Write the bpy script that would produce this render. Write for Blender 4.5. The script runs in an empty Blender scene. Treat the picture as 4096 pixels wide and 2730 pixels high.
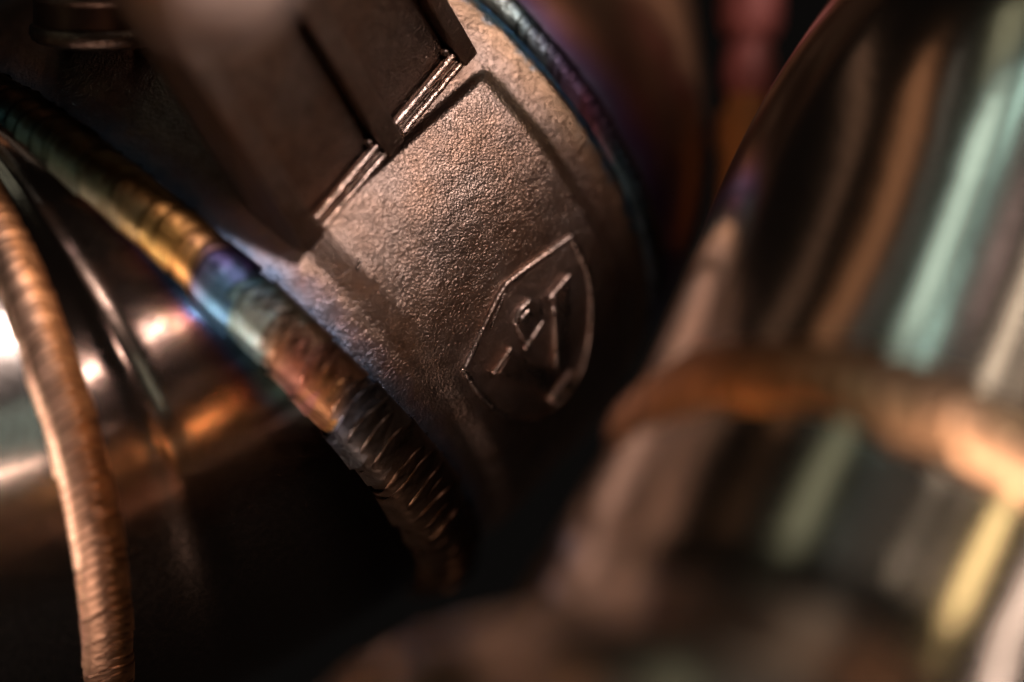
import bpy, bmesh, math, random
from mathutils import Vector, Matrix, noise
from mathutils.bvhtree import BVHTree

random.seed(7)
S = 0.001                      # everything below is written in millimetres
D = 350.0                      # camera to focal plane, mm
K = 90.0 / 4096 / D            # photo pixel -> mm per mm of distance
scene = bpy.context.scene
R_ = math.radians
V = Vector

# ------------------------------------------------------------------ camera
cam_d = bpy.data.cameras.new('camera')
cam = bpy.data.objects.new('camera', cam_d)
scene.collection.objects.link(cam)
cam.location = (0, -D * S, 0)
cam.rotation_euler = (R_(90), 0, 0)
cam_d.sensor_width = 36
cam_d.lens = 140
cam_d.clip_start = 0.01
cam_d.clip_end = 20
cam_d.dof.use_dof = True
cam_d.dof.focus_distance = (D + 0.5) * S
cam_d.dof.aperture_fstop = 5.4
cam_d.dof.aperture_blades = 9
scene.camera = cam

# ------------------------------------------------------------------ world
world = bpy.data.worlds.new('World')
scene.world = world
world.use_nodes = True
bg = world.node_tree.nodes['Background']
bg.inputs['Color'].default_value = (0.52, 0.46, 0.42, 1)
bg.inputs['Strength'].default_value = 0.006

scene.view_settings.view_transform = 'Standard'
scene.view_settings.look = 'None'
scene.view_settings.exposure = 0.0
scene.view_settings.gamma = 1.0
scene.cycles.use_denoising = True
scene.cycles.max_bounces = 8
scene.cycles.sample_clamp_indirect = 6

# ------------------------------------------------------------------ lamps (key and streak lamps, plus unseen fills added to lift dark parts)
def lamp(name, direction, dist, size, power, color, target=(0, 0, 0), size_y=None, along=(0, 1, 0), spread=None):
    ld = bpy.data.lights.new(name, 'AREA')
    ld.shape = 'RECTANGLE'
    ld.size = size * S
    ld.size_y = (size_y or size) * S
    ld.energy = power
    ld.color = color
    if spread: ld.spread = R_(spread)
    o = bpy.data.objects.new(name, ld)
    d = V(direction).normalized()
    x = V(along).cross(d).normalized(); y = d.cross(x)
    o.matrix_world = Matrix.Translation((V(target) + d * dist) * S) @ Matrix((x, y, d)).transposed().to_4x4()
    scene.collection.objects.link(o)
    return o

HOUSE = (-8, 0, 10); TUBE = (30, -30, 0); INLET = (-40, -12, -8)
lamp('key_lamp', (0.53, -0.69, 0.49), 420, 70, 0.98, (1.0, 0.82, 0.74), HOUSE, 70, (0, 0, 1))
lamp('left_lamp', (-0.66, -0.60, -0.45), 420, 100, 0.013, (1.0, 0.82, 0.70), (-30, -10, -16), 32, (0, 0, 1), spread=6)
lamp('amber_fill', (-0.62, -0.31, 0.72), 420, 40, 0.0060, (1.0, 0.50, 0.20), (-6, -41, -27), 40, spread=6)  # added narrow beam, bounced off the flared end to warm the elbow
lamp('low_fill', (0.08, -0.46, -0.88), 420, 120, 0.4, (1.0, 0.72, 0.58), (-6, 8, -10), 120)  # added fill from below for the lower pad and emblem
lamp('window_strip', (-0.04, -0.25, 0.96), 500, 56, 0.00027, (0.68, 1.0, 0.93), (36, -25, 10), 90, spread=14)
lamp('window_strip', (0.09, -0.23, 0.97), 500, 18, 0.00013, (0.55, 0.95, 0.92), (36, -25, 10), 90, spread=14)
lamp('olive_window', (-0.02, 0.02, 0.99), 500, 60, 0.009, (0.86, 0.95, 0.66), TUBE, 110)
lamp('amber_strip', (-0.33, 0.01, 0.94), 500, 40, 0.010, (1.0, 0.50, 0.26), TUBE, 170)
lamp('cream_strip', (0.43, -0.30, 0.85), 500, 24, 0.034, (1.0, 0.90, 0.74), TUBE, 130)
lamp('beige_strip', (0.57, -0.26, 0.78), 500, 34, 0.010, (1.0, 0.86, 0.68), TUBE, 130)
lamp('yellow_strip', (0.72, -0.08, 0.68), 500, 30, 0.0026, (1.0, 0.80, 0.40), TUBE, 170, spread=30)
lamp('white_lamp', (0.87, 0.12, 0.46), 500, 34, 0.10, (1.0, 0.84, 0.76), TUBE, 220)
lamp('tan_strip', (0.28, 0.46, 0.84), 500, 110, 0.013, (1.0, 0.80, 0.62), TUBE, 90)
lamp('copper_fill', (0.50, 0.80, 0.35), 420, 110, 0.03, (1.0, 0.50, 0.28), (5, 30, 25), 160, (0, 0, 1))  # added light behind, so the outlet glows in the pipe's flank
lamp('brown_strip', (-0.47, 0.36, 0.80), 500, 20, 0.0034, (1.0, 0.60, 0.40), TUBE, 220)
lamp('grey_strip', (-0.21, -0.12, 0.97), 500, 10, 0.0022, (0.9, 0.95, 0.9), TUBE, 180)
lamp('grey_strip', (0.16, -0.24, 0.95), 500, 12, 0.0035, (0.9, 1.0, 0.95), TUBE, 180)
lamp('grey_strip', (0.29, -0.10, 0.95), 500, 60, 0.0030, (0.95, 0.95, 0.85), TUBE, 260)
lamp('front_fill', (0.26, -0.95, 0.02), 520, 90, 0.0005, (1.0, 0.78, 0.72), (-38, -9, -9), 36, (0, 0, 1), spread=6)  # added fill beside the camera to brighten the elbow, no real window
lamp('green_strip', (0.68, -0.73, 0.02), 420, 16, 0.006, (0.75, 0.95, 0.80), INLET, 120, (-0.5, 0, 1))
lamp('green_strip', (-0.80, -0.35, 0.48), 420, 22, 0.012, (0.75, 0.95, 0.80), TUBE, 140, (0, 1, 0))
lamp('mauve_strip', (0.27, -0.46, 0.85), 420, 30, 0.016, (1.0, 0.76, 0.76), (-3, -49, -22), 140, (0, 1, 0))
lamp('olive_strip', (-0.84, -0.50, 0.14), 420, 22, 0.014, (0.95, 0.92, 0.60), TUBE, 140, (0, 1, 0))

# ------------------------------------------------------------------ helpers
col = scene.collection
def px(x, y, d=0.0):
    return V(((x - 2048) * K * (D + d), d, (1365 - y) * K * (D + d)))
CAM = V((0, -D, 0))
def ray(x, y):
    return (px(x, y, 0) - CAM).normalized()

def obj(name, mesh, mat=None, parent=None):
    o = bpy.data.objects.new(name, mesh)
    col.objects.link(o)
    if mat is not None and mesh is not None and len(mesh.materials) == 0:
        mesh.materials.append(mat)
    if parent is not None: o.parent = parent
    return o
def empty(name, loc, label, cat, group=None):
    o = bpy.data.objects.new(name, None)
    o.empty_display_size = 0.005
    col.objects.link(o)
    o.location = V(loc) * S
    o['label'] = label; o['category'] = cat
    if group: o['group'] = group
    return o
def place(o, parent):
    o.parent = parent
    if parent is not None:
        m = Matrix.Translation(parent_origin(parent))
        o.matrix_parent_inverse = m.inverted()
    return o
def parent_origin(p):
    # parts hang below an Empty but keep world coordinates, so sub-parts see an identity parent
    return V(p.location) if p is not None and p.type == 'EMPTY' else V((0, 0, 0))
def mesh_from(verts, faces, smooth=True):
    m = bpy.data.meshes.new('mesh')
    m.from_pydata([tuple(V(v) * S) for v in verts], [], faces)
    m.update()
    if smooth:
        m.polygons.foreach_set('use_smooth', [True] * len(m.polygons))
    return m
def grid_faces(nu, nv, wrap_v=False):
    f = []
    for i in range(nu - 1):
        for j in range(nv if wrap_v else nv - 1):
            a = i * nv + j; b = i * nv + (j + 1) % nv
            f.append((a, b, b + nv, a + nv))
    return f
def add_attr(m, name, vals):
    at = m.attributes.new(name, 'FLOAT', 'POINT')
    at.data.foreach_set('value', vals)
def ss(e0, e1, x):
    if e0 == e1: return float(x > e0)
    t = max(0.0, min(1.0, (x - e0) / (e1 - e0)))
    return t * t * (3 - 2 * t)

class Ring:
    def __init__(s, C, n, R):
        s.C = V(C); s.n = V(n).normalized(); s.R = R
    def frame(s):
        f = V((0, -1, 0)); f = (f - s.n * f.dot(s.n)).normalized()
        return f, s.n.cross(f)
    def radial(s, th):
        f, g = s.frame(); return f * math.cos(th) + g * math.sin(th)
    def pt(s, th, off=0.0):
        return s.C + s.radial(th) * (s.R + off)
    def tan(s, th):
        f, g = s.frame(); return -f * math.sin(th) + g * math.cos(th)
def mix(a, b, t):
    return Ring(a.C.lerp(b.C, t), a.n.lerp(b.n, t), a.R + (b.R - a.R) * t)
def azel(az, el):
    az, el = R_(az), R_(el)
    return V((math.cos(el) * math.cos(az), math.sin(el), math.cos(el) * math.sin(az)))
def hermite(a, b, t):
    L = (b.C - a.C).length
    h00 = 2*t**3 - 3*t**2 + 1; h10 = t**3 - 2*t**2 + t; h01 = -2*t**3 + 3*t**2; h11 = t**3 - t**2
    return Ring(a.C*h00 + a.n*L*h10 + b.C*h01 + b.n*L*h11, a.n.lerp(b.n, t), a.R + (b.R - a.R)*t)

def loft(a, b, nu, nv, off=None, t0=-math.pi, t1=math.pi, fn=mix, urange=(0, 1)):
    """lofted tube between two rings; off(u, th) is added to the radius"""
    closed = (t1 - t0) > 6.28
    vs = []; us = []; ths = []
    for i in range(nu):
        u = urange[0] + (urange[1] - urange[0]) * i / (nu - 1)
        r = fn(a, b, u)
        for j in range(nv):
            th = t0 + (t1 - t0) * j / (nv if closed else nv - 1)
            vs.append(r.pt(th, off(u, th) if off else 0)); us.append(u); ths.append(th)
    m = mesh_from(vs, grid_faces(nu, nv, closed))
    add_attr(m, 'along', us); add_attr(m, 'around', ths)
    return m, vs

def sweep(points, radius, normals=None, seg=10, half=False, caps=True, rfun=None):
    """round bar along a polyline"""
    vs = []; n = len(points)
    for i, p in enumerate(points):
        t = (points[min(i+1, n-1)] - points[max(i-1, 0)]).normalized()
        up = normals[i] if normals else (V((0, 0, 1)) if abs(t.z) < .9 else V((1, 0, 0)))
        side = t.cross(up).normalized(); up = side.cross(t).normalized()
        r = radius * (rfun(i / (n - 1)) if rfun else 1)
        for j in range(seg):
            an = 2 * math.pi * j / seg
            vs.append(p + side * math.cos(an) * r + up * math.sin(an) * r)
    f = grid_faces(n, seg, True)
    if caps:
        for end, i, sgn in ((points[0], 0, -1), (points[-1], n - 1, 1)):
            t = (points[min(i+1, n-1)] - points[max(i-1, 0)]).normalized() * sgn
            r = radius * (rfun(i / (n - 1)) if rfun else 1)
            base = len(vs)
            for ring in (0.7,):
                for j in range(seg):
                    q = vs[i * seg + j]
                    vs.append(end + (q - end) * ring + t * r * 0.7)
            vs.append(end + t * r)
            for j in range(seg):
                k = (j + 1) % seg
                f.append((i*seg + j, i*seg + k, base + k, base + j) if sgn > 0 else (i*seg + k, i*seg + j, base + j, base + k))
                f.append((base + j, base + k, base + seg) if sgn > 0 else (base + k, base + j, base + seg))
    return mesh_from(vs, f)

def frame_box(O, e1, e2, e3, r1, r2, r3, bevel=0.3, seg=3):
    """box given by ranges along three axes from O, bevelled"""
    bm = bmesh.new()
    vs = [bm.verts.new(O + e1*a + e2*b + e3*c) for a in r1 for b in r2 for c in r3]
    for q in ((0,1,3,2),(4,6,7,5),(0,4,5,1),(2,3,7,6),(0,2,6,4),(1,5,7,3)):
        bm.faces.new([vs[i] for i in q])
    bmesh.ops.recalc_face_normals(bm, faces=bm.faces)
    if bevel:
        bmesh.ops.bevel(bm, geom=list(bm.edges), offset=bevel, segments=seg, profile=0.5, affect='EDGES')
    for f in bm.faces: f.smooth = True
    bmesh.ops.scale(bm, vec=(S, S, S), verts=bm.verts)
    m = bpy.data.meshes.new('mesh'); bm.to_mesh(m); bm.free()
    for e in m.edges: pass
    return m

# ------------------------------------------------------------------ materials
class NT:
    def __init__(s, name):
        s.m = bpy.data.materials.new(name); s.m.use_nodes = True
        s.t = s.m.node_tree; s.b = s.t.nodes['Principled BSDF']
        s.b.inputs['Metallic'].default_value = 1.0
        tc = s.t.nodes.new('ShaderNodeTexCoord'); mp = s.t.nodes.new('ShaderNodeMapping')
        mp.inputs['Scale'].default_value = (1000, 1000, 1000)       # object metres -> mm
        s.t.links.new(tc.outputs['Object'], mp.inputs['Vector']); s.co = mp.outputs['Vector']
    def L(s, a, b): s.t.links.new(a, b)
    def noise(s, scale, detail=4, rough=0.55, dist=0.0, co=None):
        n = s.t.nodes.new('ShaderNodeTexNoise')
        n.inputs['Scale'].default_value = scale; n.inputs['Detail'].default_value = detail
        n.inputs['Roughness'].default_value = rough; n.inputs['Distortion'].default_value = dist
        s.L(co or s.co, n.inputs['Vector']); return n.outputs['Fac']
    def stretch(s, scale):
        mp = s.t.nodes.new('ShaderNodeMapping'); mp.inputs['Scale'].default_value = scale
        s.L(s.co, mp.inputs['Vector']); return mp.outputs['Vector']
    def ramp(s, fac, stops, interp='LINEAR'):
        r = s.t.nodes.new('ShaderNodeValToRGB'); r.color_ramp.interpolation = interp
        e = r.color_ramp.elements
        while len(e) < len(stops): e.new(0.5)
        for k, (p, c) in enumerate(stops):
            e[k].position = p; e[k].color = (c if len(c) == 4 else tuple(c) + (1,))
        s.L(fac, r.inputs['Fac']); return r.outputs['Color']
    def math(s, op, a, b=None, c=None):
        n = s.t.nodes.new('ShaderNodeMath'); n.operation = op
        for i, v in enumerate((a, b, c)):
            if v is None: continue
            if isinstance(v, (int, float)): n.inputs[i].default_value = v
            else: s.L(v, n.inputs[i])
        return n.outputs[0]
    def mixc(s, fac, a, b, mode='MIX'):
        n = s.t.nodes.new('ShaderNodeMix'); n.data_type = 'RGBA'; n.blend_type = mode
        for sock, v in ((n.inputs[0], fac), (n.inputs[6], a), (n.inputs[7], b)):
            if isinstance(v, (int, float)): sock.default_value = v
            elif isinstance(v, tuple): sock.default_value = v if len(v) == 4 else v + (1,)
            else: s.L(v, sock)
        return n.outputs[2]
    def attr(s, name, kind='GEOMETRY'):
        n = s.t.nodes.new('ShaderNodeAttribute'); n.attribute_name = name; n.attribute_type = kind
        return n
    def bump(s, h, dist, strength=1.0, prev=None):
        n = s.t.nodes.new('ShaderNodeBump'); n.inputs['Distance'].default_value = dist * S
        n.inputs['Strength'].default_value = strength
        s.L(h, n.inputs['Height'])
        if prev is not None: s.L(prev, n.inputs['Normal'])
        return n.outputs['Normal']
    def set(s, k, v):
        if isinstance(v, (int, float)): s.b.inputs[k].default_value = v
        elif isinstance(v, tuple): s.b.inputs[k].default_value = v if len(v) == 4 else v + (1,)
        else: s.L(v, s.b.inputs[k])

def cast_material(name, base, tint_edges, rough=0.40, grain=1.0):
    t = NT(name)
    big = t.noise(0.16, 3)
    c = t.mixc(t.ramp(big, [(0.36, (0, 0, 0)), (0.62, (1, 1, 1))]), (base[0] * 0.98, base[1] * 0.90, base[2] * 0.82), (base[0] * 1.0, base[1] * 1.06, base[2] * 1.10))
    c = t.mixc(t.ramp(t.noise(0.9, 5, 0.7), [(0.40, (1, 1, 1)), (0.62, (0, 0, 0))]), t.mixc(0.35, c, (0.10, 0.06, 0.045)), c)
    if tint_edges:
        u = t.attr('along').outputs['Fac']
        w = t.math('MULTIPLY_ADD', t.math('SUBTRACT', t.noise(0.35, 5, 0.65), 0.5), 0.16, u)
        tint = t.ramp(w, [(0.0, (0.05, 0.09, 0.16)), (0.08, (0.14, 0.19, 0.30)), (0.12, (0.25, 0.25, 0.33)), (0.145, (0.26, 0.20, 0.25)), (0.175, (0.40, 0.265, 0.205)),
                          (0.24, tuple(base)), (0.86, tuple(base)), (0.93, (0.40, 0.255, 0.17)), (0.965, (0.33, 0.22, 0.15)), (0.99, (0.06, 0.16, 0.24)), (1.0, (0.04, 0.1, 0.2))])
        k = t.ramp(u, [(0.10, (1, 1, 1)), (0.20, (0, 0, 0)), (0.88, (0, 0, 0)), (0.95, (1, 1, 1))])
        c = t.mixc(k, c, tint)
    t.set('Base Color', c)
    g = t.noise(4.8, 2, 0.5, 0.0)
    g2 = t.noise(2.4, 2, 0.5)
    t.set('Roughness', t.math('MULTIPLY_ADD', t.noise(0.6, 3), 0.14, rough - 0.07))
    n = t.bump(g2, 0.12 * grain, 1.0, t.bump(t.noise(0.5, 3), 0.12 * grain))
    t.set('Normal', t.bump(g, 0.15 * grain, 1.0, n))
    return t.m

def pipe_material(name, base, rough=0.16, tint=None, axis=(1, 0, 0), aniso=0.0):
    t = NT(name)
    c = t.mixc(t.noise(0.08, 3), tuple(v * 0.9 for v in base), tuple(v * 1.05 for v in base))
    if tint:
        u = t.attr('along').outputs['Fac']
        w = t.math('MULTIPLY_ADD', t.math('SUBTRACT', t.noise(0.14, 3), 0.5), 0.10, u)
        c2 = t.ramp(w, tint['stops'])
        if 'around' in tint:
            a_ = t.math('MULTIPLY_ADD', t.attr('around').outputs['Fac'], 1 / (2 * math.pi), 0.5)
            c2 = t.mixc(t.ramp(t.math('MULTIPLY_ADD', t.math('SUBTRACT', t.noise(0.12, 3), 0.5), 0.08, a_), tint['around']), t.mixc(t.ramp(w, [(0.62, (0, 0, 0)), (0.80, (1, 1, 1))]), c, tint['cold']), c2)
        c = t.mixc(t.ramp(u, tint['mask']), c, c2)
    t.set('Base Color', c)
    fine = t.noise(2.0, 3, 0.6)
    t.set('Roughness', t.math('MULTIPLY_ADD', fine, 0.10, rough - 0.05))
    t.set('Normal', t.bump(t.noise(0.35, 3), 0.03))
    return t.m

CAST = (0.345, 0.245, 0.205)
M_cast = cast_material('cast_steel', CAST, True, 0.34, 0.5)
M_neck = cast_material('cast_steel_neck', (0.27, 0.19, 0.155), False, 0.34, 0.7)
M_ridge = cast_material('cast_steel_ridge', (0.52, 0.38, 0.33), False, 0.24, 0.35)
M_emb = cast_material('cast_steel_emblem', (0.37, 0.265, 0.225), False, 0.36, 0.5)
M_stroke = cast_material('cast_steel_lettering', (0.40, 0.29, 0.25), False, 0.28, 0.3)
M_seg = pipe_material('heat_tinted_steel', (0.46, 0.33, 0.27), 0.16,
    {'stops': [(0.52, (0.46, 0.33, 0.27)), (0.64, (0.46, 0.29, 0.20)), (0.72, (0.30, 0.13, 0.13)), (0.76, (0.12, 0.15, 0.34)), (0.80, (0.10, 0.32, 0.50)), (0.86, (0.40, 0.62, 0.74)), (0.93, (0.50, 0.52, 0.56)), (1.0, (0.30, 0.24, 0.3))],
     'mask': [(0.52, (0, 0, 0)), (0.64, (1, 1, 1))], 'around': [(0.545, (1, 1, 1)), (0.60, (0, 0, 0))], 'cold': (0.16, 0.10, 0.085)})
M_pipe = pipe_material('brushed_steel', (0.52, 0.46, 0.43), 0.17)
M_fg = pipe_material('polished_steel', (0.52, 0.43, 0.36), 0.175)
M_flare = pipe_material('satin_steel', (0.56, 0.45, 0.37), 0.24)
M_dark = pipe_material('dark_tinted_steel', (0.26, 0.15, 0.11), 0.36)

M_out = pipe_material('heat_tinted_outlet', (0.24, 0.14, 0.10), 0.34,
    {'stops': [(0.0, (0.12, 0.20, 0.34)), (0.07, (0.16, 0.08, 0.24)), (0.15, (0.30, 0.10, 0.09)), (0.28, (0.24, 0.14, 0.10))], 'mask': [(0.0, (1, 1, 1)), (0.30, (0, 0, 0))]})

def weld_material(name):
    t = NT(name)
    oi = t.t.nodes.new('ShaderNodeObjectInfo')
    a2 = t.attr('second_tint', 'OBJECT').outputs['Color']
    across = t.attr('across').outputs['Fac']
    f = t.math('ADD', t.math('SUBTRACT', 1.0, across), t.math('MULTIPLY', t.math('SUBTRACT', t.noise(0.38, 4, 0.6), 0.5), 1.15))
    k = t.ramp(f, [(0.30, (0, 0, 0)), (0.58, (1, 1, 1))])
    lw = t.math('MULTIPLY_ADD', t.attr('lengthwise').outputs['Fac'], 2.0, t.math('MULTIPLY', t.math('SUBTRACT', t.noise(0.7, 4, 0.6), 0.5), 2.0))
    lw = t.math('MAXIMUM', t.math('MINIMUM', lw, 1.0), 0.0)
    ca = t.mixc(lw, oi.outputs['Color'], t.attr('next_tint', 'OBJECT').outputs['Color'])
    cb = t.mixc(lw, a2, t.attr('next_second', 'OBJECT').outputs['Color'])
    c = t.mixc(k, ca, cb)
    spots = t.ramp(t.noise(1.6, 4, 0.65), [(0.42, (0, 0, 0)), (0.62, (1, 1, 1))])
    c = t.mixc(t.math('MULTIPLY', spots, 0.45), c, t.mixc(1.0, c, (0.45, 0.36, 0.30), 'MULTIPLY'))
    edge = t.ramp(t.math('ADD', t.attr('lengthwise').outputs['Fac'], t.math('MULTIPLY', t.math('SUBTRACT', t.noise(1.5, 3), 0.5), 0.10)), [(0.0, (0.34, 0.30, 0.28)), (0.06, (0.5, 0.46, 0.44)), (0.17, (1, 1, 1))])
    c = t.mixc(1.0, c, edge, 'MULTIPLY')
    t.set('Base Color', c)
    t.set('Roughness', t.math('MULTIPLY_ADD', t.noise(1.2, 3), 0.28, 0.26))
    t.set('Normal', t.bump(t.noise(2.6, 4, 0.6), 0.10, 1.0, t.bump(t.noise(0.7, 2), 0.12)))
    return t.m
M_weld = weld_material('weld_metal')

# ------------------------------------------------------------------ rings of the manifold
ring_pipe = Ring((-52.2, 20.0, -7.0), azel(18.0, 24.0), 34.2)
ring_left = Ring((-31.9, 25.0, 1.6), azel(49.0, 12.5), 34.2)
ring_right = Ring((-12.6, 34.0, 18.6), azel(47.4, 29.0), 32.2)

manifold = empty('exhaust_manifold', (-20, 25, 8), 'brown cast exhaust manifold with a shield emblem and heat tinted welds', 'manifold')

# --- cast housing: raised pad, lower border strips, emblem recess
def pad_height(u, th):
    d = math.degrees(th)
    w = 0.035
    left = ss(0.235 - 0.055, 0.235 + 0.03, u)
    right = 1 - ss(0.845 - w, 0.845 + w, u)
    top = ss(6.6, 8.6, d)
    # rounded upper corners of the pad
    m = right * top * (0.22 + 0.78 * left) * ss(0.04, 0.2, u)
    return 1.15 * m
def body_off(u, th):
    h = pad_height(u, th)
    p = mix(ring_left, ring_right, u).pt(th)
    h += 0.10 * noise.noise(p * 0.22) + 0.05 * noise.noise(p * 0.6)
    # edges roll down a little towards both welds and are ragged
    h -= 0.9 * (1 - ss(0.0, 0.05, u)) + 0.7 * ss(0.965, 1.0, u)
    return h
body_mesh, body_vs = loft(ring_left, ring_right, 200, 620, body_off, R_(-125), R_(140))
body = place(obj('housing', body_mesh, M_cast), manifold)
bvh = BVHTree.FromPolygons([tuple(v) for v in body_vs], grid_faces(200, 620))
def hit(x, y):
    loc, nrm, _, _ = bvh.ray_cast(CAM, ray(x, y))
    if loc is None: raise RuntimeError('no hit %s %s' % (x, y))
    if nrm.dot(ray(x, y)) > 0: nrm = -nrm
    return loc, nrm

# --- weld beads made of overlapping ripples
def ripple_mesh(seed):
    """one frozen ripple: a thin shingle across the bead with a bowed, slightly raised front edge"""
    rnd = random.Random(seed)
    NV, ws = 19, (0.0, 0.0, 0.05, 0.13, 0.35, 1.0)
    vs = []; ac = []; lw = []
    sk = rnd.uniform(-0.14, 0.14); rnd_step = rnd.uniform(-0.7, 1.0)
    for k, w in enumerate(ws):
        for j in range(NV):
            v = -1 + 2 * j / (NV - 1)
            arch = max(0.0, 1 - abs(v) ** 2.1) ** 0.72
            toe = 0.04 * abs(v) ** 6
            x = -1.05 * (1 - abs(v + sk * (1 - v * v)) ** 2.1) + w * 2.4 + 0.05 * noise.noise(V((v * 2.5, seed * 3.1, 0)))
            step = (0.14 + 0.07 * rnd_step) * (1 - w) ** 1.5 * (1 - 0.4 * v * v)
            z = arch - 0.75 * abs(v) ** 14 + step + 0.012 * noise.noise(V((v * 4, w * 3, seed * 7.7)))
            if k == 0: z = arch * 0.97 - 0.06           # skirt of the raised edge
            if k == 1: z -= 0.05
            if k == 2: z -= 0.008
            vs.append(V((x, v * (1 + toe), z))); ac.append(0.5 + 0.5 * v); lw.append(w)
    m = mesh_from(vs, grid_faces(len(ws), NV)); add_attr(m, 'across', ac); add_attr(m, 'lengthwise', lw)
    m.materials.append(M_weld)
    return m
RIPS = [ripple_mesh(k) for k in range(7)]
def lerp_cols(stops, x):
    for (a, ca, cb), (b, da, db) in zip(stops, stops[1:]):
        if x <= b:
            t = max(0, (x - a) / (b - a)); return tuple(V(ca).lerp(V(da), t)), tuple(V(cb).lerp(V(db), t))
    return stops[-1][1], stops[-1][2]
def bead(parent, ring, th0, th1, step, halfw, length, height, stops, rot=14, jit=1.0, lift=0.0, shift=0.0, base_col=(0.08, 0.05, 0.04), special=(), cmin=-999, wav=0.30, lump=0.0):
    """a base bar plus ripples as sub-parts; stops are (angle in degrees, tint towards pipe, tint towards housing)"""
    n = int((th1 - th0) * ring.R / step)
    b0, b1 = th0 + 2.6 / ring.R, th1 - 2.0 / ring.R
    pts = [ring.pt(b0 + (b1 - b0) * i / 90, lift - 0.75) + ring.n * shift for i in range(91)]
    bm_ = sweep(pts, min(halfw * 0.8, height + 0.5), [ring.radial(b0 + (b1 - b0) * i / 90) for i in range(91)], 12)
    add_attr(bm_, 'across', [0.5] * len(bm_.vertices)); add_attr(bm_, 'lengthwise', [0.5] * len(bm_.vertices))
    b = place(obj('weld_bead', bm_, M_weld), parent)
    b.color = base_col + (1,)
    for q in ('second_tint', 'next_tint', 'next_second'): b[q] = list(base_col)
    for i in range(n):
        th = th0 + (th1 - th0) * (i + 0.5) / n + random.uniform(-1, 1) * min(jit, 1.5) * 0.26 * step / ring.R
        rad = ring.radial(th); tan = ring.tan(th); ax = ring.n
        k = 1.0 + random.uniform(-1, 1) * lump
        for (a, kk) in special:
            if abs(math.degrees(th) - a) < 2.6: k = kk
        o = bpy.data.objects.new('weld_ripple', random.choice(RIPS)); col.objects.link(o)
        Mx = Matrix((tan, -ax, rad)).transposed().to_4x4()
        tilt = Matrix.Rotation(R_(rot + random.uniform(-1, 1) * jit), 4, 'Y') @ Matrix.Rotation(R_(random.uniform(-3, 3) * jit), 4, 'Z') @ Matrix.Rotation(R_(random.uniform(-2, 2) * jit), 4, 'X')
        sc = Matrix.Diagonal((length * random.uniform(0.93, 1.07) * k, halfw * (1 + 0.03 * jit * random.uniform(-1, 1) + 0.05 * noise.noise(V((th * 9, halfw, 1)))) * k, height * (1 + 0.03 * jit * random.uniform(-1, 1)) * k, 1))
        pos = ring.pt(th, lift + random.uniform(-0.02, 0.02) * jit) + ax * (shift + random.uniform(-0.09, 0.09) * jit + wav * noise.noise(V((th * 7, halfw * 3, 4))))
        o.parent = b
        o.matrix_parent_inverse = Matrix.Translation(parent_origin(b)).inverted()
        o.matrix_basis = Matrix.Translation(pos * S) @ Mx @ tilt @ sc
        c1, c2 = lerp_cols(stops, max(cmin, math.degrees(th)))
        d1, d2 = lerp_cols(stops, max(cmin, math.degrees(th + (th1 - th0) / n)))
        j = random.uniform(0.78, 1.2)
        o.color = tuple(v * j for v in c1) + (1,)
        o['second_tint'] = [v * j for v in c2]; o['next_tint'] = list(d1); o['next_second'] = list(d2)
    return b

# angle of a photo pixel around a ring (nearest projected point)
def ang(ring, x, y):
    best = None
    for i in range(-1300, 1300, 2):
        th = R_(i / 10); p = ring.pt(th); q = p - CAM
        X = 2048 + p.x / (K * (D + p.y)); Y = 1365 - p.z / (K * (D + p.y))
        dd = (X - x) ** 2 + (Y - y) ** 2
        if best is None or dd < best[0]: best = (dd, i / 10)
    return best[1]
W = [((60, 490), (0.05, 0.12, 0.14), (0.05, 0.03, 0.02)), ((300, 670), (0.24, 0.26, 0.20), (0.13, 0.08, 0.04)), ((500, 810), (0.32, 0.27, 0.16), (0.16, 0.08, 0.03)),  # first stops darkened: shade over the upper weld put into the tint
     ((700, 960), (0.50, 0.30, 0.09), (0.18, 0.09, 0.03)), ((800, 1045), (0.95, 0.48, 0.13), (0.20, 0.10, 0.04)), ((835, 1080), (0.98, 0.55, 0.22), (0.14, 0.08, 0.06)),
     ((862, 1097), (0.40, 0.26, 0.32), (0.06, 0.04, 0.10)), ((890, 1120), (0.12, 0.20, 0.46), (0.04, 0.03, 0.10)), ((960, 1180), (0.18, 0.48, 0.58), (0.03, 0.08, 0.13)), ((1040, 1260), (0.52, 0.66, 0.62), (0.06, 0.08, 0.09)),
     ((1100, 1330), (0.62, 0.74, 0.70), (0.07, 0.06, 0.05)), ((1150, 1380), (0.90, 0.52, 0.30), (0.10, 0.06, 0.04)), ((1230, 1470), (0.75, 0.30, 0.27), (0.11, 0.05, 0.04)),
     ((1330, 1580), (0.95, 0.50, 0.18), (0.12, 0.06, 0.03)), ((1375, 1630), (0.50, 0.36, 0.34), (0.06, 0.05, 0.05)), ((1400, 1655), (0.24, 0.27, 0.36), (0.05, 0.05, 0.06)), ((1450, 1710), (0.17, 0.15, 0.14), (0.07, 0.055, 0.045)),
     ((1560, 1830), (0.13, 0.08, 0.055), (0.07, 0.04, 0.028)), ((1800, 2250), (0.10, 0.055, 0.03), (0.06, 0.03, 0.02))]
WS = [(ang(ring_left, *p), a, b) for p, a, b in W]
aS = [ang(ring_left, 868, 1100), ang(ring_left, 1388, 1645)]
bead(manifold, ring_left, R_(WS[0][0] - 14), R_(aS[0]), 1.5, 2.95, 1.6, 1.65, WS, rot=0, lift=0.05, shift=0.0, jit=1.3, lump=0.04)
bead(manifold, ring_left, R_(aS[0] - 1.6), R_(aS[1]), 1.5, 3.1, 1.7, 1.75, WS, rot=0, lift=0.1, shift=0.0, jit=1.3, lump=0.04, cmin=aS[0] + 0.5)
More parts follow.
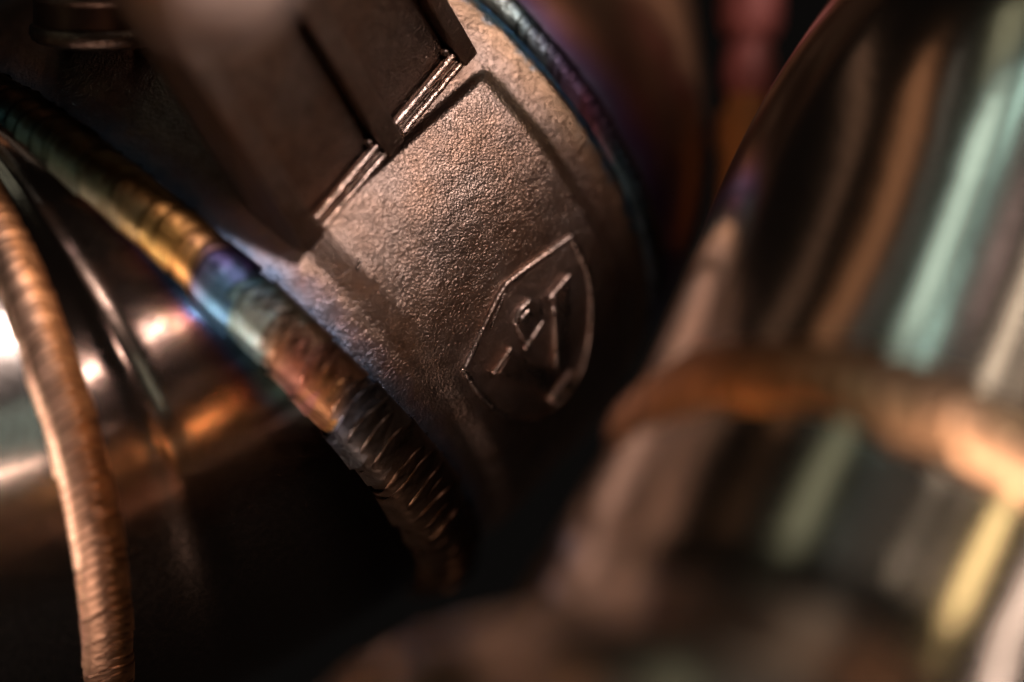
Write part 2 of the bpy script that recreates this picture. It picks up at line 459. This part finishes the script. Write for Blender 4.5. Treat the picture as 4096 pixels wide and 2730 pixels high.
bead(manifold, ring_left, R_(aS[1] - 1.6), R_(WS[-1][0] + 12), 1.6, 3.3, 1.9, 1.75, WS, rot=0, lift=0.1, shift=0.1, jit=1.7, lump=0.04,  cmin=aS[1] - 0.1)

# weld on the far side of the housing (blue / purple)
RB = Ring(ring_right.C + ring_right.n * 1.5, ring_right.n, ring_right.R - 1.0)
a0, a1, a2_, a3, a4 = [ang(ring_right, *p) for p in ((1900, -60), (2080, 130), (2230, 330), (2380, 480), (2480, 680))]
bead(manifold, RB, R_(a0 - 6), R_(a4 + 30), 1.2, 1.45, 1.3, 0.95,
     [(a0, (0.42, 0.44, 0.40), (0.30, 0.26, 0.20)), (a1, (0.26, 0.36, 0.38), (0.06, 0.10, 0.14)), (a2_, (0.12, 0.10, 0.18), (0.06, 0.04, 0.09)), (a3, (0.16, 0.06, 0.10), (0.07, 0.04, 0.08)), (a4, (0.05, 0.09, 0.12), (0.03, 0.03, 0.05)), (a4 + 40, (0.05, 0.04, 0.04), (0.05, 0.04, 0.04))], rot=0, lift=-0.25)

# --- elbow segment between the inlet pipe and the housing, with a rolled lip
def seg_off(u, th):
    return 0.28 * math.exp(-((u - 0.33) / 0.07) ** 2)
seg_mesh, _ = loft(ring_pipe, ring_left, 90, 240, seg_off)
place(obj('elbow_segment', seg_mesh, M_seg), manifold)
far_pipe = Ring(ring_pipe.C - ring_pipe.n * 70, ring_pipe.n, 34.2)
pm, _ = loft(far_pipe, ring_pipe, 40, 240)
place(obj('inlet_pipe', pm, M_pipe), manifold)
bead(manifold, ring_pipe, R_(-75), R_(80), 0.95, 2.6, 1.2, 1.15,
     [(-80, (0.40, 0.28, 0.21), (0.34, 0.19, 0.11)), (-15, (0.62, 0.40, 0.29), (0.46, 0.21, 0.09)), (20, (0.66, 0.41, 0.29), (0.42, 0.19, 0.08)), (80, (0.45, 0.26, 0.16), (0.30, 0.15, 0.07))], rot=0, lift=0.0, jit=0.9, wav=0.06, shift=0.1, lump=0.03)

# --- outlet pipe turning upwards behind the housing
out_a = Ring(ring_right.C + ring_right.n * 1.0, ring_right.n, 31.2)
out_b = Ring(px(1560, -300, 62), (0.10, 0.55, 0.83), 31.0)
out_c = Ring(out_b.C + out_b.n * 70, out_b.n, 31.0)
om, _ = loft(out_a, out_b, 50, 200, fn=hermite)
place(obj('outlet_elbow', om, M_out), manifold)
om, _ = loft(out_b, out_c, 20, 200)
place(obj('outlet_pipe', om, M_dark), manifold)

# ------------------------------------------------------------------ neck with recessed panels
A, nA = hit(1222, 1024); B, nB = hit(1884, 246)
A += nA * 2.2; B += nB * 2.2
e1 = (B - A).normalized(); LP = (B - A).length
d_ = ray(660, 100)
lam = (A - CAM).dot(e1) / d_.dot(e1)
e2 = (CAM + d_ * lam - A).normalized()
e3 = e1.cross(e2).normalized()
if e3.y > 0: e3 = -e3
print('NECK', LP, e1, e2, e3, (CAM + d_ * lam - A).length)
neck = place(obj('neck', frame_box(A, e1, e2, e3, (0, LP), (-0.1, 44.8), (-6, -1.9), 0.4), M_neck), manifold)
f = LP / 1032.0
def sub(name, mesh, mat, parent):
    o = obj(name, mesh, mat); o.parent = parent
    o.matrix_parent_inverse = Matrix.Translation(parent_origin(parent)).inverted()
    return o
sub('neck_root', frame_box(A, e1, e2, e3, (0.8, LP - 0.8), (-7, 3), (-5.8, -3.6), 0.3), M_neck, neck)
for (a, b) in ((-0.15, 92 * f), (486 * f, 580 * f), (960 * f, LP + 0.15)):
    sub('rib', frame_box(A, e1, e2, e3, (a, b), (-0.15, 45), (-2.6, -0.2), 0.28), M_neck, neck)
for (a, b) in ((92 * f, 486 * f), (580 * f, 960 * f)):
    sub('panel', frame_box(A, e1, e2, e3, (a + 0.03, b - 0.03), (1.2, 44.9), (-2.5, -1.6), 0.25), M_neck, neck)
    sub('ledge', frame_box(A, e1, e2, e3, (a + 0.02, b - 0.02), (-0.2, 0.75), (-2.4, -0.75), 0.25), M_neck, neck)
    for q, r, rad in ((1.36, -0.98, 0.46), (0.40, -0.55, 0.36)):
        pts = [A + e1 * (a + 0.35 + (b - a - 0.7) * i / 40) + e2 * (q + 0.05 * noise.noise(V((i * .35, q, a)))) + e3 * (r + 0.04 * noise.noise(V((i * .6, q + 5, a)))) for i in range(41)]
        sub('ridge', sweep(pts, rad, [e3] * 41, 12, rfun=lambda t, q=q: 1 + 0.16 * noise.noise(V((t * 13, q, 3)))), M_ridge, neck)
    bmp = bmesh.new(); bmesh.ops.create_uvsphere(bmp, u_segments=14, v_segments=9, radius=0.42 * S)
    mm = bpy.data.meshes.new('mesh'); bmp.to_mesh(mm); bmp.free()
    for p_ in mm.polygons: p_.use_smooth = True
    o = sub('weld_spatter', mm, M_ridge, neck)
    o.location = (A + e1 * (b - 0.5) + e2 * 2.05 + e3 * -1.3) * S


# ------------------------------------------------------------------ emblem, cast in relief on the pad
def poly(points, n=14):
    out = []
    for (x0, y0), (x1, y1) in zip(points, points[1:]):
        for i in range(n): out.append((x0 + (x1 - x0) * i / n, y0 + (y1 - y0) * i / n))
    out.append(points[-1]); return out
def smooth_poly(points, it=2):
    for _ in range(it):
        o = [points[0]]
        for (x0, y0), (x1, y1) in zip(points, points[1:]):
            o += [(x0 * .75 + x1 * .25, y0 * .75 + y1 * .25), (x0 * .25 + x1 * .75, y0 * .25 + y1 * .75)]
        points = o + [points[-1]]
    return points
def relief(name, pts, rad, lift, parent, mat=None, rough=0.08):
    hs = [hit(x, y) for x, y in pts]
    P = [h[0] + h[1] * lift for h in hs]; N = [h[1] for h in hs]
    return sub(name, sweep(P, rad, N, 10, rfun=lambda t: 1 + rough * noise.noise(V((t * 40, rad * 9, lift)))), mat or M_stroke, parent)
# plate patch: smooth shield face following the pad
shield = smooth_poly([(2280, 948), (2340, 1060), (2366, 1200), (2350, 1400), (2290, 1560), (2190, 1660), (2075, 1690), (1980, 1640), (1905, 1560), (1853, 1478)], 2)
topline = poly([(1853, 1478), (1920, 1330), (1990, 1185), (2020, 1138), (2120, 1060), (2280, 948)], 4)
outline = shield[:-1] + topline[:-1]
ctr = (2110, 1330)
pv = []; pf = []; RN = 9
for i in range(RN + 1):
    t = 0.001 + 0.985 * i / RN
    for (x, y) in outline:
        h = hit(ctr[0] + (x - ctr[0]) * t, ctr[1] + (y - ctr[1]) * t)
        pv.append(h[0] + h[1] * 0.10)
pf = grid_faces(RN + 1, len(outline), True)
emblem = place(obj('emblem', mesh_from(pv, pf), M_emb), manifold)
relief('outline', poly(shield, 3), 0.36, 0.05, emblem)
relief('outline', poly(topline, 3), 0.34, 0.08, emblem)
relief('outline', poly([(2020, 1160), (1998, 1215), (1960, 1310)], 8), 0.2, 0.06, emblem)
def relief_plate(name, pts, parent, top=0.50, inset=9.0, n=7):
    """solid raised letter piece: sloped edge, flat grainy face, following the pad"""
    pts = poly(pts + [pts[0]], n)[:-1]
    cx = sum(p[0] for p in pts) / len(pts); cy = sum(p[1] for p in pts) / len(pts)
    vs = []; rings = [(0.0, -0.15), (0.0, 0.22), (0.35, top * 0.92), (1.0, top), (None, top)]
    for ins, lift in rings:
        for (x, y) in pts:
            if ins is None: x, y = cx + (x - cx) * 0.35, cy + (y - cy) * 0.35
            else:
                d = math.hypot(x - cx, y - cy); q = max(0.2, 1 - ins * inset / d); x, y = cx + (x - cx) * q, cy + (y - cy) * q
            h = hit(x, y); vs.append(h[0] + h[1] * (lift + 0.02 * noise.noise(V((x * .05, y * .05, lift)))))
    m_ = len(pts); h = hit(cx, cy); vs.append(h[0] + h[1] * top)
    fs = grid_faces(len(rings), m_, True) + [(m_ * (len(rings) - 1) + j, m_ * (len(rings) - 1) + (j + 1) % m_, len(vs) - 1) for j in range(m_)]
    return sub(name, mesh_from(vs, fs), M_stroke, parent)
relief_plate('letter_arm', [(2030, 1392), (2085, 1425), (2222, 1488), (2190, 1572), (2085, 1528), (1980, 1484)], emblem)
relief_plate('letter_arm', [(2200, 1172), (2262, 1104), (2268, 1250), (2262, 1400), (2250, 1490), (2208, 1478), (2203, 1320)], emblem)
relief_plate('letter_block', [(2046, 1292), (2062, 1236), (2108, 1190), (2152, 1204), (2166, 1246), (2158, 1288), (2094, 1384)], emblem)
for pts, r in (([(1968, 1482), (2030, 1394)], .30), ([(2194, 1586), (2270, 1490)], .46), ([(2188, 1188), (2264, 1102)], .30), ([(2156, 1288), (2093, 1383)], .38), ([(2098, 1242), (2076, 1270)], .30)):
    relief('serif', poly(pts, 10), r, 0.32, emblem)

# a nick on the pad and a blob of weld spatter beside the bead
h0, n0 = hit(1440, 1040); h1, n1 = hit(1428, 1078)
place(obj('nick', sweep([h0.lerp(h1, i / 8) + n0 * 0.05 for i in range(9)], 0.20, [n0] * 9, 10), M_ridge), manifold)
h0, n0 = hit(1800, 1925)
bmp = bmesh.new(); bmesh.ops.create_icosphere(bmp, subdivisions=3, radius=1.0 * S)
for v in bmp.verts: v.co *= 1 + 0.12 * noise.noise(v.co / S * 1.3)
mm = bpy.data.meshes.new('mesh'); bmp.to_mesh(mm); bmp.free()
for p_ in mm.polygons: p_.use_smooth = True
add_attr(mm, 'across', [0.0] * len(mm.vertices)); add_attr(mm, 'lengthwise', [0.5] * len(mm.vertices))
o = place(obj('weld_spatter', mm, M_weld), manifold); o.location = (h0 + n0 * 0.2) * S
o.color = (0.10, 0.10, 0.12, 1)
for q in ('second_tint', 'next_tint', 'next_second'): o[q] = [0.10, 0.10, 0.12]

# ------------------------------------------------------------------ large polished pipe in the foreground
fg = empty('polished_pipe', (40, -10, 0), 'large polished steel pipe with a weld ring in the right foreground', 'pipe')
W1 = Ring((29.77, -23, -21.6), azel(59, 38), 25.7)
Mid = Ring(px(4095, 936, 0), azel(58, 36), 25.7)
Top = Ring(px(4400, 430, 12), azel(55, 36), 25.7)
End = Ring(Top.C + Top.n * 60, azel(54, 36), 25.7)
def chain(rings, n):
    vs = []; nu = 0
    for a, b in zip(rings, rings[1:]):
        for i in range(n):
            r = hermite(a, b, i / n); vs += [r.pt(2 * math.pi * j / 240) for j in range(240)]; nu += 1
    vs += [rings[-1].pt(2 * math.pi * j / 240) for j in range(240)]; nu += 1
    m = mesh_from(vs, grid_faces(nu, 240, True)); add_attr(m, 'along', [0.0] * len(vs)); return m
place(obj('upper_section', chain([W1, Mid, Top, End], 24), M_fg), fg)
nl = azel(59, 42)
prof = [(0, 25.7), (10, 25.7), (20, 25.8), (25, 26.5), (29, 28.0), (32, 30.0), (35, 32.0), (37, 33.6), (39, 34.8), (41, 35.4), (44, 35.8), (62, 35.8)]
pr = []
for (l0, r0), (l1, r1) in zip(prof, prof[1:]):
    for i in range(6): pr.append((l0 + (l1 - l0) * i / 6, r0 + (r1 - r0) * i / 6))
pr.append(prof[-1])
def lower_ring(l, r):
    return Ring(W1.C - W1.n * min(l, 6) - nl * max(0, l - 6), W1.n.lerp(nl, min(1, l / 12)), r)
for nm, part, mt in (('lower_section', [q for q in pr if q[0] <= 25.01], M_fg), ('flared_end', [q for q in pr if q[0] >= 24.99], M_flare)):
    vs = [lower_ring(l, r).pt(2 * math.pi * j / 240) for l, r in part for j in range(240)]
    lm = mesh_from(vs, grid_faces(len(part), 240, True)); add_attr(lm, 'along', [0.0] * len(vs)); add_attr(lm, 'around', [0.0] * len(vs))
    place(obj(nm, lm, mt), fg)
bead(fg, W1, R_(-80), R_(115), 2.9, 4.6, 2.5, 1.05,
     [(-125, (0.46, 0.22, 0.09), (0.46, 0.22, 0.09)), (-40, (0.60, 0.29, 0.13), (0.55, 0.27, 0.13)), (0, (0.62, 0.34, 0.18), (0.52, 0.36, 0.26)), (125, (0.60, 0.35, 0.23), (0.52, 0.36, 0.26))], rot=2, lift=-0.3, jit=2.2, wav=0.15, lump=0.12)

# ------------------------------------------------------------------ things behind
stub = empty('stub_pipe', px(385, 0, 0), 'small dark pipe stub with a rough rim in the upper left corner', 'pipe')
sn = V((0.02, -0.22, 1)).normalized()
sc_ = px(385, 110, 0)
def revolve(C, n, prof, seg=72):
    vs = []
    for l, r in prof:
        rg = Ring(C + n * l, n, r); vs += [rg.pt(2 * math.pi * j / seg) for j in range(seg)]
    m = mesh_from(vs, grid_faces(len(prof), seg, True)); add_attr(m, 'along', [0.5] * len(vs)); return m
place(obj('tube', revolve(sc_, sn, [(30, 5.5), (4, 5.5), (2.5, 5.55), (0, 5.5)]), M_dark), stub)
place(obj('rim', revolve(sc_, sn, [(0.4, 4.6), (0.4, 5.6), (0.1, 5.85), (-0.5, 5.9), (-1.0, 5.7), (-1.3, 5.3), (-1.3, 3)]), M_cast), stub)
place(obj('collar', revolve(sc_, sn, [(3.6, 5.4), (3.4, 5.8), (3.0, 5.9), (2.6, 5.8), (2.4, 5.4)]), M_cast), stub)

fit = empty('hose_fitting', px(2990, 520, 34), 'blurred copper red hose fitting far behind beside the polished pipe', 'fitting')
tR = NT('red_anodised'); tR.set('Base Color', (0.30, 0.085, 0.075)); tR.set('Roughness', 0.5); tR.set('Metallic', 0.2)
tO = NT('copper'); tO.set('Base Color', (0.55, 0.22, 0.06)); tO.set('Roughness', 0.5); tO.set('Metallic', 0.2)
fc = px(2995, 250, 34); fnn = V((0.05, 0.1, 1)).normalized()
place(obj('cap', revolve(fc, fnn, [(14, 1.2), (13.4, 2.4), (11, 3.1), (4.0, 3.1), (3.0, 2.8), (2.2, 2.2)]), tR.m), fit)
place(obj('collar', revolve(fc, fnn, [(2.3, 1.6), (1.6, 2.1), (0.2, 2.5), (-1.6, 2.6), (-2.8, 2.4), (-3.4, 1.8)]), tR.m), fit)
place(obj('stem', revolve(fc, fnn, [(-3.3, 2.0), (-4.6, 2.0), (-5.2, 2.8), (-8, 2.9), (-9, 2.4), (-20, 2.3)]), tO.m), fit)

bolt = empty('bolt', px(880, -150, -62), 'blurred pale bolt head at the top edge in front of the ribbed neck', 'bolt')
bn = V((0.16, -0.94, 0.02)).normalized()
tB = NT('bolt_steel'); tB.set('Base Color', (0.62, 0.46, 0.40)); tB.set('Roughness', 0.5)
bc = px(880, -190, -62)
def hexprism(C, n, prof):
    f_ = n.cross(V((0, 0, 1))).normalized(); g_ = n.cross(f_)
    vs = [C + n * l + (f_ * math.cos(math.pi * j / 3) + g_ * math.sin(math.pi * j / 3)) * r for l, r in prof for j in range(6)]
    fs = grid_faces(len(prof), 6, True) + [tuple(range(6 * (len(prof) - 1), 6 * len(prof)))]
    m = mesh_from(vs, fs, False); return m
place(obj('head', hexprism(bc, bn, [(-5, 5.0), (-0.8, 5.0), (0, 4.3)]), tB.m), bolt)
place(obj('washer', revolve(bc, bn, [(-6.6, 2.5), (-6.6, 6.2), (-6.4, 6.4), (-5.3, 6.4), (-5.1, 6.2), (-5.1, 2.5)]), tB.m), bolt)
place(obj('shank', revolve(bc, bn, [(-5.2, 2.9), (-22, 2.9)]), tB.m), bolt)
